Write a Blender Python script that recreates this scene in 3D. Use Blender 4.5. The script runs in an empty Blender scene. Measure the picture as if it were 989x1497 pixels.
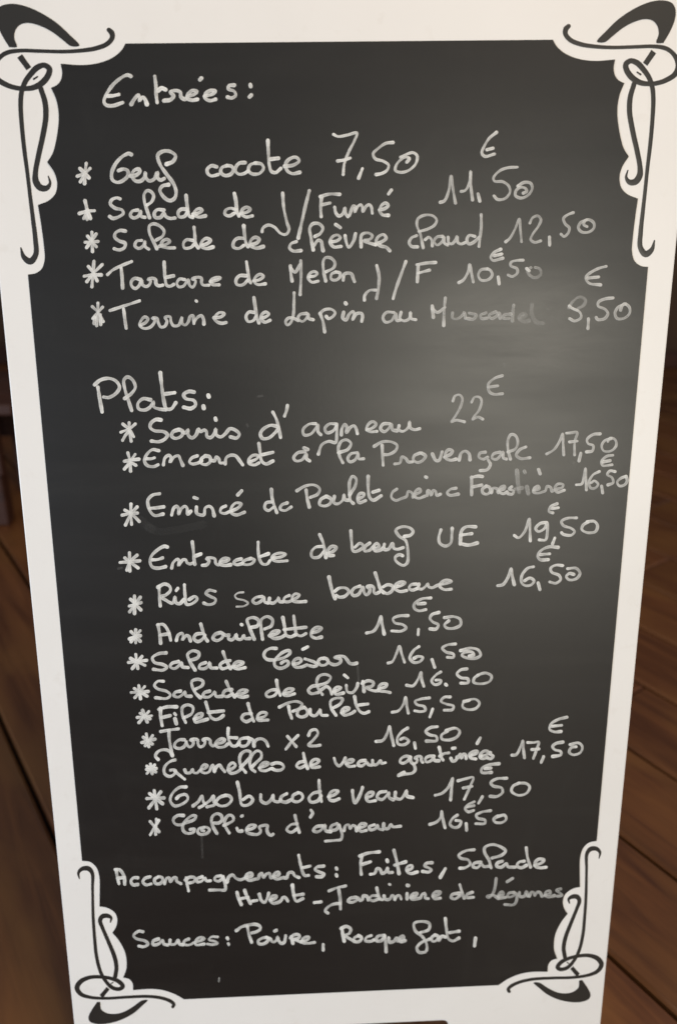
import bpy, bmesh, math, random
from mathutils import Vector, Matrix

# ------------------------------------------------------------------ camera
# photograph 989 x 1497; f and the board's directions come from the vanishing
# points of its printed frame, the pitch from the vanishing line of the floor
PW, PH, F = 989.0, 1497.0, 1150.0
CX, CY = PW / 2, PH / 2
PITCH = math.atan((CY - 250.0) / F)
ROLL = math.radians(0.41)
SLATE_W = 0.50                       # metres between the slate's long sides

def nrm(v): return v.normalized()
_fw = Vector((0, math.cos(PITCH), -math.sin(PITCH)))
_rt0 = Vector((1, 0, 0)); _up0 = _rt0.cross(_fw)
RT = _rt0 * math.cos(ROLL) + _up0 * math.sin(ROLL)
UP = _up0 * math.cos(ROLL) - _rt0 * math.sin(ROLL)
FW = _fw
def ray(x, y):
    return RT * ((x - CX) / F) - UP * ((y - CY) / F) + FW

# slate corner points in the photograph -> directions of the board's plane
TLc, TRc, BLc, BRc = (41.5, 401), (946, 390), (120.4, 1258), (871, 1229)
def nplane(a, b): return ray(*a).cross(ray(*b))
D1 = nrm(nplane(TLc, BLc).cross(nplane(TRc, BRc)))       # down the board
if D1.z > 0: D1 = -D1
D2 = nrm(nplane(TLc, TRc).cross(nplane(BLc, BRc)))       # across the board
if D2.x < 0: D2 = -D2
NB = nrm(D1.cross(D2))
if NB.y > 0: NB = -NB                                    # towards the camera
def on_plane_raw(x, y, o):
    r = ray(x, y); return r * (o.dot(NB) / r.dot(NB))
_o = ray(*TLc)
_w = (on_plane_raw(*TRc, _o) - _o).length
O3 = _o * (SLATE_W / _w)
SLATE_H = (on_plane_raw(*BLc, O3) - O3).length
FLOOR_Z = on_plane_raw(494, 1566, O3).z                  # feet just below the frame
CAM = Vector((0, 0, -FLOOR_Z))                           # put the floor at z = 0

def board_uv(x, y):
    """photo pixel -> metres along / down the board, from the slate corner"""
    p = on_plane_raw(x, y, O3) - O3
    c = D1.dot(D2); a = p.dot(D2); b = p.dot(D1)
    den = 1 - c * c
    return ((a - c * b) / den, (b - c * a) / den)
def board_pt(u, v, h=0.0):
    return CAM + O3 + D2 * u + D1 * v + NB * h

sc = bpy.context.scene
cam = bpy.data.cameras.new('camera'); camo = bpy.data.objects.new('camera', cam)
sc.collection.objects.link(camo)
M = Matrix((RT, UP, -FW)).transposed().to_4x4(); M.translation = CAM
camo.matrix_world = M
cam.sensor_fit = 'VERTICAL'; cam.sensor_height = 24.0; cam.lens = 24.0 * F / PH
cam.clip_start = 0.02; cam.clip_end = 200
cam.dof.use_dof = True; cam.dof.focus_distance = 0.67
cam.dof.aperture_fstop = cam.lens / 7.0
sc.camera = camo
sc.render.resolution_x, sc.render.resolution_y = 676, 1024

# ------------------------------------------------------------------ light
w = bpy.data.worlds.new('World'); sc.world = w; w.use_nodes = True
bg = w.node_tree.nodes['Background']
bg.inputs[0].default_value = (0.92, 0.94, 1.0, 1); bg.inputs[1].default_value = 0.23
def area(name, loc, target, sx, sy, power, col):
    l = bpy.data.lights.new(name, 'AREA'); l.shape = 'RECTANGLE'; l.size = sx; l.size_y = sy
    l.energy = power; l.color = col
    o = bpy.data.objects.new(name, l); sc.collection.objects.link(o)
    o.location = loc
    o.rotation_euler = (Vector(target) - Vector(loc)).to_track_quat('-Z', 'Y').to_euler()
    return o
area('ceiling_lamp', (0.75, -0.1, 2.5), (0, 0.65, 0.8), 0.7, 0.7, 20, (1.0, 0.75, 0.52))
area('window_light', (0.88, -1.9, 0.86), (0.1, 0.7, 0.6), 0.70, 1.0, 31, (1.0, 0.945, 0.80))
area('door_light', (-2.4, -1.2, 0.45), (0, 0.6, 0.0), 1.0, 0.8, 46, (0.74, 0.85, 1.0))
vs = sc.view_settings
vs.view_transform = 'Standard'; vs.look = 'None'; vs.gamma = 1.0; vs.use_curve_mapping = False
vs.exposure = 0.06
sc.render.engine = 'CYCLES'

# ------------------------------------------------------------------ materials
def mat(name):
    m = bpy.data.materials.new(name); m.use_nodes = True
    nt = m.node_tree
    return m, nt, nt.nodes['Principled BSDF'], nt.nodes['Material Output']
def N(nt, t, **k):
    n = nt.nodes.new(t)
    for a, b in k.items():
        if a.startswith('i_'): n.inputs[a[2:].replace('_', ' ')].default_value = b
        else: setattr(n, a, b)
    return n
def ramp(nt, src, p0, c0, p1, c1):
    r = nt.nodes.new('ShaderNodeValToRGB')
    r.color_ramp.elements[0].position = p0; r.color_ramp.elements[0].color = c0
    r.color_ramp.elements[1].position = p1; r.color_ramp.elements[1].color = c1
    nt.links.new(src, r.inputs[0]); return r.outputs[0]
def g(v): return (v, v, v, 1)
def coords(nt, scale):
    tc = N(nt, 'ShaderNodeTexCoord'); mp = N(nt, 'ShaderNodeMapping')
    mp.inputs['Scale'].default_value = scale
    nt.links.new(tc.outputs['Object'], mp.inputs[0]); return mp.outputs[0]
def noise(nt, vec, scale, detail=4, rough=0.55, dist=0.0):
    n = N(nt, 'ShaderNodeTexNoise'); n.inputs['Scale'].default_value = scale
    n.inputs['Detail'].default_value = detail; n.inputs['Roughness'].default_value = rough
    n.inputs['Distortion'].default_value = dist
    nt.links.new(vec, n.inputs['Vector']); return n.outputs['Fac']
def mixc(nt, fac, a, b):
    m = N(nt, 'ShaderNodeMix', data_type='RGBA')
    for s, v in ((m.inputs[0], fac), (m.inputs[6], a), (m.inputs[7], b)):
        if hasattr(v, 'is_linked'): nt.links.new(v, s)
        else: s.default_value = v
    return m.outputs[2]
def math_(nt, op, a, b=0.0, clamp=False):
    m = N(nt, 'ShaderNodeMath', operation=op); m.use_clamp = clamp
    for s, v in ((m.inputs[0], a), (m.inputs[1], b)):
        if hasattr(v, 'is_linked'): nt.links.new(v, s)
        else: s.default_value = v
    return m.outputs[0]
def bump(nt, bsdf, h, strength, dist):
    b = N(nt, 'ShaderNodeBump'); b.inputs['Strength'].default_value = strength
    b.inputs['Distance'].default_value = dist
    nt.links.new(h, b.inputs['Height']); nt.links.new(b.outputs[0], bsdf.inputs['Normal'])

def make_white():
    m, nt, p, o = mat('white_plastic')
    v = coords(nt, (1, 1, 1))
    n1 = noise(nt, v, 7, 5)
    c = mixc(nt, ramp(nt, n1, .35, g(0), .75, g(1)), (0.79, 0.79, 0.785, 1), (0.755, 0.752, 0.745, 1))
    n2 = noise(nt, v, 60, 3)
    c = mixc(nt, ramp(nt, n2, .62, g(0), .80, g(.25)), c, (0.62, 0.59, 0.55, 1))
    nt.links.new(c, p.inputs['Base Color'])
    p.inputs['Roughness'].default_value = 0.38
    bump(nt, p, noise(nt, v, 260, 2), .05, .0005)
    return m
def make_slate(centre):
    m, nt, p, o = mat('slate_black')
    v = coords(nt, (1, 1, 1)); vs_ = coords(nt, (0.6, 1, 3.5)); vd = coords(nt, (3.0, 1, 0.9))
    base = (0.0094, 0.0092, 0.0092, 1)
    # chalk dust left by wiping: broad streaks and small scuffs
    streak = ramp(nt, noise(nt, vs_, 5.0, 6, .6, .8), .50, g(0), .82, g(1))
    streak2 = ramp(nt, noise(nt, vd, 9.0, 6, .6, 1.2), .56, g(0), .85, g(1))
    fine = ramp(nt, noise(nt, v, 420, 2), .35, g(.55), .7, g(1))
    d = math_(nt, 'ADD', math_(nt, 'MULTIPLY', streak, .55), math_(nt, 'MULTIPLY', streak2, .35))
    d = math_(nt, 'MULTIPLY', d, fine)
    # the palm-sized patch where a word was wiped away with a wet finger
    tcw = N(nt, 'ShaderNodeTexCoord'); mw = N(nt, 'ShaderNodeMapping')
    mw.inputs['Location'].default_value = (-centre.x / .11, 0, -centre.z / .055)
    mw.inputs['Scale'].default_value = (1 / .11, 0, 1 / .055)
    nt.links.new(tcw.outputs['Object'], mw.inputs[0])
    sg = N(nt, 'ShaderNodeTexGradient', gradient_type='SPHERICAL'); nt.links.new(mw.outputs[0], sg.inputs[0])
    wip = math_(nt, 'MULTIPLY', sg.outputs['Fac'], ramp(nt, noise(nt, vs_, 16, 5, .6, 1.5), .3, g(.25), .75, g(1)))
    fac = math_(nt, 'ADD', math_(nt, 'MULTIPLY', d, .030), math_(nt, 'MULTIPLY', wip, .11), True)
    c = mixc(nt, fac, base, (0.55, 0.54, 0.50, 1))
    nt.links.new(c, p.inputs['Base Color'])
    r = math_(nt, 'ADD', .31, math_(nt, 'MULTIPLY', noise(nt, vs_, 6, 5), .14))
    nt.links.new(r, p.inputs['Roughness'])
    p.inputs['Specular IOR Level'].default_value = 0.5
    bump(nt, p, noise(nt, v, 300, 3), .06, .0005)
    return m
def make_print():
    m, nt, p, o = mat('black_print')
    v = coords(nt, (1, 1, 1))
    c = mixc(nt, noise(nt, v, 30, 4), (0.014, 0.0135, 0.013, 1), (0.024, 0.023, 0.021, 1))
    nt.links.new(c, p.inputs['Base Color']); p.inputs['Roughness'].default_value = 0.42
    return m
def make_chalk():
    m, nt, p, o = mat('chalk_marker')
    v = coords(nt, (1, 1, 1))
    u = N(nt, 'ShaderNodeAttribute', attribute_name='across').outputs['Fac']
    a = N(nt, 'ShaderNodeAttribute', attribute_name='cover').outputs['Fac']
    au = math_(nt, 'ABSOLUTE', u)
    edge = math_(nt, 'MULTIPLY', ramp(nt, au, .80, g(1), 1.0, g(.1)), ramp(nt, au, .10, g(.80), .62, g(1)))
    n1 = ramp(nt, noise(nt, v, 95, 4, .65), .34, g(.62), .60, g(1))
    n2 = ramp(nt, noise(nt, v, 700, 3, .6), .30, g(.86), .55, g(1))
    al = math_(nt, 'MULTIPLY', math_(nt, 'MULTIPLY', edge, n1), math_(nt, 'MULTIPLY', n2, a))
    c = mixc(nt, noise(nt, v, 90, 4), (0.78, 0.80, 0.79, 1), (0.87, 0.88, 0.87, 1))
    nt.links.new(c, p.inputs['Base Color'])
    p.inputs['Roughness'].default_value = 0.85
    nt.links.new(al, p.inputs['Alpha'])
    return m
def make_wood(name, c0, c1, c2, rough, sx=1.0):
    m, nt, p, o = mat(name)
    tc = N(nt, 'ShaderNodeTexCoord'); oi = N(nt, 'ShaderNodeObjectInfo')
    off = N(nt, 'ShaderNodeVectorMath', operation='ADD')
    sh = N(nt, 'ShaderNodeCombineXYZ')
    for k, f in ((0, 31.0), (1, 17.0), (2, 5.0)):
        nt.links.new(math_(nt, 'MULTIPLY', oi.outputs['Random'], f), sh.inputs[k])
    nt.links.new(tc.outputs['Object'], off.inputs[0]); nt.links.new(sh.outputs[0], off.inputs[1])
    mp = N(nt, 'ShaderNodeMapping'); mp.inputs['Scale'].default_value = (1.2 * sx, 14, 14)
    nt.links.new(off.outputs[0], mp.inputs[0])
    gr = noise(nt, mp.outputs[0], 2.0, 8, .62, 1.6)
    mp2 = N(nt, 'ShaderNodeMapping'); mp2.inputs['Scale'].default_value = (2.0, 5, 5)
    nt.links.new(off.outputs[0], mp2.inputs[0])
    bl = noise(nt, mp2.outputs[0], 1.6, 4, .5, .4)
    c = mixc(nt, ramp(nt, gr, .30, g(0), .72, g(1)), c0, c1)
    c = mixc(nt, ramp(nt, bl, .42, g(0), .72, g(.85)), c, c2)
    mv = N(nt, 'ShaderNodeHueSaturation')
    mr = N(nt, 'ShaderNodeMapRange'); mr.inputs[3].default_value = .78; mr.inputs[4].default_value = 1.12
    nt.links.new(oi.outputs['Random'], mr.inputs[0]); nt.links.new(mr.outputs[0], mv.inputs['Value'])
    nt.links.new(c, mv.inputs['Color']); nt.links.new(mv.outputs[0], p.inputs['Base Color'])
    r = math_(nt, 'ADD', rough, math_(nt, 'MULTIPLY', gr, .18)); nt.links.new(r, p.inputs['Roughness'])
    bump(nt, p, gr, .25, .0015)
    return m
WHITE, PRINT, CHALK = make_white(), make_print(), make_chalk()
FLOORWOOD = make_wood('floor_wood', (0.080, 0.026, 0.009, 1), (0.200, 0.076, 0.025, 1), (0.235, 0.105, 0.030, 1), .38)
DARKWOOD = make_wood('bench_wood', (0.030, 0.009, 0.004, 1), (0.080, 0.024, 0.011, 1), (0.055, 0.017, 0.008, 1), .50)
WALLWOOD = make_wood('wall_wood', (0.035, 0.017, 0.008, 1), (0.085, 0.042, 0.017, 1), (0.10, 0.048, 0.018, 1), .45)
def flat(name, c, r, metal=0.0):
    m, nt, p, o = mat(name); v = coords(nt, (1, 1, 1))
    cc = mixc(nt, noise(nt, v, 40, 4), (c[0]*.8, c[1]*.8, c[2]*.8, 1), (c[0], c[1], c[2], 1))
    nt.links.new(cc, p.inputs['Base Color']); p.inputs['Roughness'].default_value = r
    p.inputs['Metallic'].default_value = metal
    return m
SUB = flat('subfloor', (0.012, 0.008, 0.006), .9)
STEEL = flat('hinge_steel', (0.55, 0.54, 0.52), .35, 1.0)

# ------------------------------------------------------------------ helpers
def empty(name, loc, rz=0):
    o = bpy.data.objects.new(name, None); o.empty_display_size = .1
    o.location = loc; o.rotation_euler = (0, 0, rz); sc.collection.objects.link(o); return o
def obj(name, me, m, parent=None, loc=(0, 0, 0)):
    o = bpy.data.objects.new(name, me); sc.collection.objects.link(o)
    if m and not me.materials: me.materials.append(m)
    o.parent = parent; o.location = loc; return o
def mesh_from_bm(name, bm, smooth=False):
    me = bpy.data.meshes.new(name); bm.normal_update(); bm.to_mesh(me); bm.free()
    if smooth:
        for p in me.polygons: p.use_smooth = True
    return me
def box_mesh(name, sx, sy, sz, bev=0.0, seg=1, z0=None):
    bm = bmesh.new(); bmesh.ops.create_cube(bm, size=1)
    for v in bm.verts:
        v.co.x *= sx; v.co.y *= sy; v.co.z *= sz
        if z0 is not None: v.co.z += z0 + sz / 2
    if bev: bmesh.ops.bevel(bm, geom=bm.edges[:], offset=bev, segments=seg, affect='EDGES', profile=.5)
    return mesh_from_bm(name, bm)
def catmull(pts, step):
    """points as tuples of any length; centripetal Catmull-Rom through them"""
    P = [Vector(p) for p in pts]
    if len(P) == 1: return P
    if len(P) == 2:
        n = max(1, int((P[1] - P[0]).length / step))
        return [P[0].lerp(P[1], i / n) for i in range(n + 1)]
    Q = [P[0] * 2 - P[1]] + P + [P[-1] * 2 - P[-2]]
    out = []
    for i in range(1, len(Q) - 2):
        p0, p1, p2, p3 = Q[i-1], Q[i], Q[i+1], Q[i+2]
        def dt(a, b): return max(1e-4, (Vector((b - a)[:2])).length ** 0.5)
        t0 = 0; t1 = t0 + dt(p0, p1); t2 = t1 + dt(p1, p2); t3 = t2 + dt(p2, p3)
        n = max(1, int(round((p2 - p1).length / step)))
        for k in range(n):
            t = t1 + (t2 - t1) * k / n
            A1 = p0 * ((t1 - t) / (t1 - t0)) + p1 * ((t - t0) / (t1 - t0))
            A2 = p1 * ((t2 - t) / (t2 - t1)) + p2 * ((t - t1) / (t2 - t1))
            A3 = p2 * ((t3 - t) / (t3 - t2)) + p3 * ((t - t2) / (t3 - t2))
            B1 = A1 * ((t2 - t) / (t2 - t0)) + A2 * ((t - t0) / (t2 - t0))
            B2 = A2 * ((t3 - t) / (t3 - t1)) + A3 * ((t - t1) / (t3 - t1))
            out.append(B1 * ((t2 - t) / (t2 - t1)) + B2 * ((t - t1) / (t2 - t1)))
    out.append(P[-1]); return out
class Ribbons:
    """thin domed strokes lying on the board, joined into one mesh"""
    def __init__(s): s.v = []; s.f = []; s.ac = []; s.cv = []; s.k = 0
    def stroke(s, path, cover, place, h0, dome, cap=True, seed=0.0):
        # path: list of Vectors (x, y, width) already dense
        n = len(path)
        L = [0.0]
        for i in range(1, n): L.append(L[-1] + Vector((path[i] - path[i-1])[:2]).length)
        Lt = L; rows = []
        for i in range(n):
            a, b = path[max(0, i-1)], path[min(n-1, i+1)]
            t = Vector((b.x - a.x, b.y - a.y))
            t = t.normalized() if t.length > 1e-6 else Vector((0, 1))
            wd_ = path[i].z * 1.3 + 1e-4
            en = math.exp(-min(L[i] / wd_, 20)) + math.exp(-min((Lt[-1] - L[i]) / wd_, 20))
            rows.append((Vector((path[i].x, path[i].y)), t, path[i].z * (.94 + .14 * min(1, en)), min(1.0, cover * (.84 + .24 * min(1, en)))))
        if cap:
            pre = []; post = []
            for q in (1.0, .85, .6, .3):
                p, t, w_, c = rows[0]; r = w_ / 2
                pre.append((p - t * r * q, t, w_ * math.sqrt(max(.02, 1 - q * q)), c))
                p, t, w_, c = rows[-1]; r = w_ / 2
                post.append((p + t * r * q, t, w_ * math.sqrt(max(.02, 1 - q * q)), c))
            rows = pre + rows + post[::-1]
        base = len(s.v); prof = ((-1, 0), (-.55, .75), (0, 1), (.55, .75), (1, 0))
        hh = h0 + s.k * 0.000012; s.k += 1
        for p, t, w_, c in rows:
            nn = Vector((-t.y, t.x))
            for a, z in prof:
                q = p + nn * (w_ / 2 * a)
                s.v.append(place(q.x, q.y, hh + dome * z)); s.ac.append(a); s.cv.append(c)
        for i in range(len(rows) - 1):
            for j in range(4):
                a = base + i * 5 + j
                s.f.append((a, a + 1, a + 6, a + 5))
    def build(s, name, m, parent, origin):
        me = bpy.data.meshes.new(name)
        me.from_pydata([v - origin for v in s.v], [], s.f)
        for nm, d in (('across', s.ac), ('cover', s.cv)):
            a = me.attributes.new(nm, 'FLOAT', 'POINT'); a.data.foreach_set('value', d)
        for p in me.polygons: p.use_smooth = True
        # faces must look away from the board
        if me.polygons and me.polygons[len(me.polygons)//2].normal.dot(NB) < 0: me.flip_normals()
        return obj(name, me, m, parent)

# ------------------------------------------------------------------ floor and wall
rng = random.Random(4)
def floor_at(x, y):
    r = ray(x, y); return CAM + r * (-CAM.z / r.z)
floor = obj('floor', box_mesh('floor', 14, 14, .04, z0=-.066), SUB, None, (0, 2.0, 0)); floor['kind'] = 'structure'
_d = ray(-357, 265); PANG = math.atan2(_d.y, _d.x)        # planks run towards this vanishing point
PLW, PLL = 0.1685, 2.30
SEAM = floor_at(40, 1137)                                 # a joint seen beside the board
pdir = Vector((math.cos(PANG), math.sin(PANG), 0)); pper = Vector((-pdir.y, pdir.x, 0))
bm = bmesh.new(); bmesh.ops.create_cube(bm, size=1)
for v in bm.verts: v.co = Vector((v.co.x * (PLL - .002), v.co.y * (PLW - .006), v.co.z * .022 - .011))
top = [e for e in bm.edges if all(abs(v.co.z) < 1e-5 for v in e.verts)]
bmesh.ops.bevel(bm, geom=top, offset=.0045, segments=1, affect='EDGES')
PLANK = mesh_from_bm('plank', bm); PLANK.materials.append(FLOORWOOD)
cnt = 0
for i in range(-26, 27):
    c0 = SEAM + pper * ((i + .5) * PLW); sh = rng.uniform(0, PLL)
    for j in range(-4, 6):
        p = c0 + pdir * (sh + j * PLL)
        if p.y < -1.4 or p.y > 4.6 or abs(p.x) > 2.0 + max(0, p.y) * .70: continue
        if cnt >= 290: continue
        o = obj('plank', PLANK, None, floor, (p.x, p.y - 2.0, -.0004 + rng.uniform(-.0006, .0004)))
        o.rotation_euler = (0, 0, PANG + (math.pi if rng.random() < .5 else 0)); cnt += 1
wall_y = floor_at(975, 540).y
wall = obj('back_wall', box_mesh('back_wall', 8, .1, 2.5, z0=0), flat('wall_paint', (0.10, 0.065, 0.04), .7), None, (0, wall_y + .1, 0.001))
wall['kind'] = 'structure'
BOARD = box_mesh('wall_board', .158, .018, 2.4, bev=.004, z0=.05)
for i in range(-20, 21):
    o = obj('wall_board', box_mesh('wall_board', 2.4, .158, .018, bev=.004), WALLWOOD, wall, (i * .16, -.0605, 1.26)) if i == -20 else obj('wall_board', o.data, None, wall, (i * .16, -.0605, 1.26))
    o.rotation_euler = (math.pi/2, math.pi/2, 0)
sk = obj('skirting', box_mesh('skirting', 6.6, .022, .085, bev=.005, z0=.0), DARKWOOD, wall, (0, -.0825, .001))

# a low dark wooden bench behind the board
bp = floor_at(10, 790)
bench = empty('low_bench', (bp.x - .62, bp.y + .20, 0), math.radians(4))
bench['label'] = 'low dark red-brown wooden bench on the plank floor behind the menu board'
bench['category'] = 'bench'
for k in range(3):
    obj('seat_slat', box_mesh('seat_slat', 1.3, .118, .028, bev=.005, seg=2), DARKWOOD, bench, (0, -.124 + k * .124, .325))
obj('apron', box_mesh('apron', 1.2, .022, .16, bev=.004), DARKWOOD, bench, (0, -.165, .23))
obj('apron', box_mesh('apron', 1.2, .022, .16, bev=.004), DARKWOOD, bench, (0, .165, .23))
LEG = box_mesh('leg', .05, .05, .31, bev=.004, z0=0)
for sx in (-1, 1):
    for sy in (-1, 1):
        obj('leg', LEG, DARKWOOD, bench, (sx * .56, sy * .128, .0005))

# ------------------------------------------------------------------ the menu board
uL = (board_uv(0, 430)[0] + board_uv(107.6, 1497)[0] + board_uv(80, 1200)[0]) / 3
uR = (board_uv(983.5, 420)[0] + board_uv(874.6, 1497)[0] + board_uv(907, 1200)[0]) / 3
vTOP = board_uv(494, 60)[1] - 0.088
def v_floor(u):
    p = board_pt(u, 0); return -p.z / D1.z
base_pt = board_pt((uL + uR) / 2, v_floor((uL + uR) / 2)); base_pt.z = 0
board = empty('menu_board', base_pt)
board['label'] = 'white framed black menu board with handwritten dishes and prices and scroll ornaments'
board['category'] = 'menu board'
BO = Vector(base_pt)
T = 0.006
vcut = board_uv(600, 1494.2)[1]
ua, ub = board_uv(470, 1497)[0], board_uv(652, 1493)[0]
um = (uL + uR) / 2
ua = um - (ub - um) if ub > um else ua
# outline of the panel: rounded top corners, cut-out between the two feet
def arc(cx, cy, r, a0, a1, n=6):
    return [(cx + r * math.cos(a0 + (a1 - a0) * i / n), cy + r * math.sin(a0 + (a1 - a0) * i / n)) for i in range(n + 1)]
R_ = .02; pi = math.pi
eps = .0006 / abs(D1.z)
out = arc(uL + R_, vTOP + R_, R_, pi, 1.5 * pi) + arc(uR - R_, vTOP + R_, R_, 1.5 * pi, 2 * pi)
out += [(uR, v_floor(uR) - eps), (ub + .03, v_floor(ub) - eps)]
out += [(ub + .004, vcut + .02)] + arc(ub - .004, vcut + .006, .006, 0, -pi / 2, 4)
out += arc(ua + .004, vcut + .006, .006, -pi / 2, -pi, 4) + [(ua - .004, vcut + .02)]
out += [(ua - .03, v_floor(ua) - eps), (uL, v_floor(uL) - eps)]
def panel_mesh(name, pts, place, t, bev):
    bm = bmesh.new()
    f = bm.faces.new([bm.verts.new(place(u, v, 0)) for u, v in pts])
    bm.normal_update()
    r = bmesh.ops.extrude_face_region(bm, geom=[f])
    vs_ = [e for e in r['geom'] if isinstance(e, bmesh.types.BMVert)]
    d = place(0, 0, -t) - place(0, 0, 0)
    for v in vs_: v.co += d
    bmesh.ops.recalc_face_normals(bm, faces=bm.faces[:])
    if bev:
        es = [e for e in bm.edges if len(e.link_faces) == 2 and e.calc_face_angle(0) > 1.0]
        bmesh.ops.bevel(bm, geom=es, offset=bev, segments=2, affect='EDGES', profile=.6)
    return mesh_from_bm(name, bm)
panel = obj('front_panel', panel_mesh('front_panel', out, lambda u, v, h: board_pt(u, v, h) - BO, T, .0012), WHITE, board)
# rear panel: the same sheet, hinged at the top and leaning the other way
lean = math.asin(max(-1, min(1, NB.z)))
hinge_c = board_pt(um, vTOP, -T / 2)
RM = Matrix.Rotation(2 * lean, 3, Vector((D2.x, D2.y, 0)).normalized())
def rear_pt(u, v, h):
    p = board_pt(u, v, h - T - .004) - hinge_c
    for ang in (2 * lean,):
        a = Matrix.Rotation(-ang, 3, D2) @ p; b = Matrix.Rotation(ang, 3, D2) @ p
        p = a if a.y > b.y else b
    return p + hinge_c - BO
dz = min(rear_pt(u, v, -h).z for u, v in out for h in (0, T))
def rear_pt2(u, v, h):
    q = rear_pt(u, v, h)
    return q
vs0 = 0.0
# trim the rear feet to the floor
rout = []
for u, v in out:
    lo = v
    for _ in range(40):
        if min(rear_pt(u, lo, 0).z, rear_pt(u, lo, -T).z) < .0008: lo -= .002
        else: break
    rout.append((u, lo))
obj('rear_panel', panel_mesh('rear_panel', rout, rear_pt, T, .0012), WHITE, board)
for s in (-.17, .17):
    bm = bmesh.new()
    bmesh.ops.create_cone(bm, cap_ends=True, segments=12, radius1=.0045, radius2=.0045, depth=.06)
    bmesh.ops.rotate(bm, verts=bm.verts, matrix=Vector((0, 0, 1)).rotation_difference(D2).to_matrix())
    bmesh.ops.translate(bm, verts=bm.verts, vec=board_pt(um + s, vTOP + .001, -T - .003) - BO)
    obj('hinge', mesh_from_bm('hinge', bm), STEEL, board)

# ------------------------------------------------------------------ slate and scroll print
def zpts(s, ox, oy, z): return [(ox + float(a.split(',')[0]) / z, oy + float(a.split(',')[1]) / z) for a in s.split()]
ZT, ZB = 3.564, 989 / 300.0
top_arcs = ["655,228 635,262 590,300 520,328 430,340 318,333", "318,333 326,380 318,420 297,445 268,458",
            "268,458 295,520 308,600 300,700 276,800 248,845", "248,845 285,900 300,955 290,1010 256,1045 200,1068",
            "200,1068 215,1160 232,1290 235,1350 220,1400 185,1425 148,1430"]
bot_arcs = ["232,125 270,130 300,155 315,200 317,270 316,345", "316,345 350,350 390,375 402,410 395,445 378,472",
            "378,472 410,510 440,570 446,640 430,688", "430,688 458,694 475,715 478,748", "478,748 560,742 620,748 680,768 722,792"]
def dense(s, ox, oy, z):
    return [board_uv(p.x, p.y) for p in catmull(zpts(s, ox, oy, z), 4.0)]
left = []
for s in top_arcs: left += dense(s, 0, 0, ZT)[(1 if left else 0):]
lb = []
for s in bot_arcs: lb += dense(s, 50, 1220, ZB)[(1 if lb else 0):]
left = left + lb
mirror = lambda u: SLATE_W - u
def mir(u, v):
    k = max(0.0, min(1.0, -v / .19))
    return (SLATE_W - u - .0022 * k, v - .0024 * k)
outline = left + [mir(u, v) for u, v in reversed(left)]
def fill_sheet(name, pts, h, t, m, parent):
    bm = bmesh.new()
    vs_ = [bm.verts.new(board_pt(u, v, h) - BO) for u, v in pts]
    f = bm.faces.new(vs_); bm.normal_update()
    if f.normal.dot(NB) < 0: f.normal_flip()
    bmesh.ops.triangulate(bm, faces=[f], ngon_method='EAR_CLIP')
    be = [e for e in bm.edges if e.is_boundary]
    r = bmesh.ops.extrude_edge_only(bm, edges=be)
    for e in r['geom']:
        if isinstance(e, bmesh.types.BMVert): e.co -= NB * t
    return obj(name, mesh_from_bm(name, bm), m, parent)
_u, _v = board_uv(770, 480); SLATE = make_slate(board_pt(_u, _v) - BO)
slate = fill_sheet('slate', outline, .0006, .0005, SLATE, board)

def mplace(x, y, h):
    u, v = board_uv(x, y); return board_pt(u, v, h)
def mplace_r(x, y, h):
    u, v = mir(*board_uv(x, y)); return board_pt(u, v, h)
# x,y,width in enlarged pixels
scroll_top = [
 "568,156,22 582,170,28 586,195,27 560,228,27 500,252,26 420,264,23 330,269,21 200,266,21 110,264,22 40,274,26 2,298,26 -24,335,30 -30,372,32 -12,412,31 35,442,29 85,458,27 130,462,27 180,455,32 225,428,36 254,388,34 258,358,32 232,340,30 195,352,34 160,388,32 132,428,30 114,480,28 109,540,27 114,640,25 128,780,24 144,900,22 158,1020,22 173,1140,24 186,1250,27 188,1325,30 160,1362,36 126,1340,26 110,1292,7",
 "253,918,6 262,955,16 244,980,30 212,978,36 188,945,36 186,900,30 200,820,30 224,710,31 240,610,31 236,535,30 214,462,25",
 "104,292,30 152,358,28",
 "178,412,10 196,400,8"]
leaf_top = "50,246 10,180 -14,120 -18,70 0,36 45,21 105,25 190,55 290,115 360,178 415,238 372,241 330,210 270,165 210,135 150,120 108,128 82,158 76,200 90,245"
scroll_bot = [
 "219,212,5 214,185,14 232,165,21 262,164,25 280,185,20 282,260,15 285,400,16 292,500,17 300,580,18 318,655,18 342,702,18 378,738,20 412,744,20 428,732,22 408,708,22 365,692,18 320,686,18 270,688,20 225,708,25 207,738,26 225,768,22 270,784,17 350,789,15 450,783,15 550,780,16 620,789,17 662,806,18 674,820,16 668,830,14",
 "368,422,6 372,402,14 352,391,22 328,395,24 318,415,22 330,450,19 360,520,20 388,590,22 397,640,21 391,684,19",
 "357,740,18 324,780,20",
 "372,718,5 380,712,5"]
leaf_bot = "304,806 275,850 262,880 268,900 300,912 350,911 420,892 480,860 520,825 548,797 520,799 478,828 430,855 390,864 350,860 322,840 318,806"
def scroll(strokes, leaf, ox, oy, z, place, right):
    Rb = Ribbons()
    for ns, s in enumerate(strokes):
        pts = [tuple(float(c) for c in a.split(',')) for a in s.split()]
        pts = [(ox + a / z, oy + b / z, w_ / z) for a, b, w_ in pts]
        Rb.stroke(catmull(pts, 2.0), 1.0, place, .00012, .00012, cap=(ns != 2))
    o = Rb.build('scroll_ornament', PRINT, panel, BO)
    lp = [board_uv(p.x, p.y) for p in catmull(zpts(leaf, ox, oy, z) + zpts(leaf, ox, oy, z)[:1], 4.0)][:-1]
    if right: lp = [mir(u, v) for u, v in lp]
    fill_sheet('scroll_leaf', lp, .0003, .0002, PRINT, panel)
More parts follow.
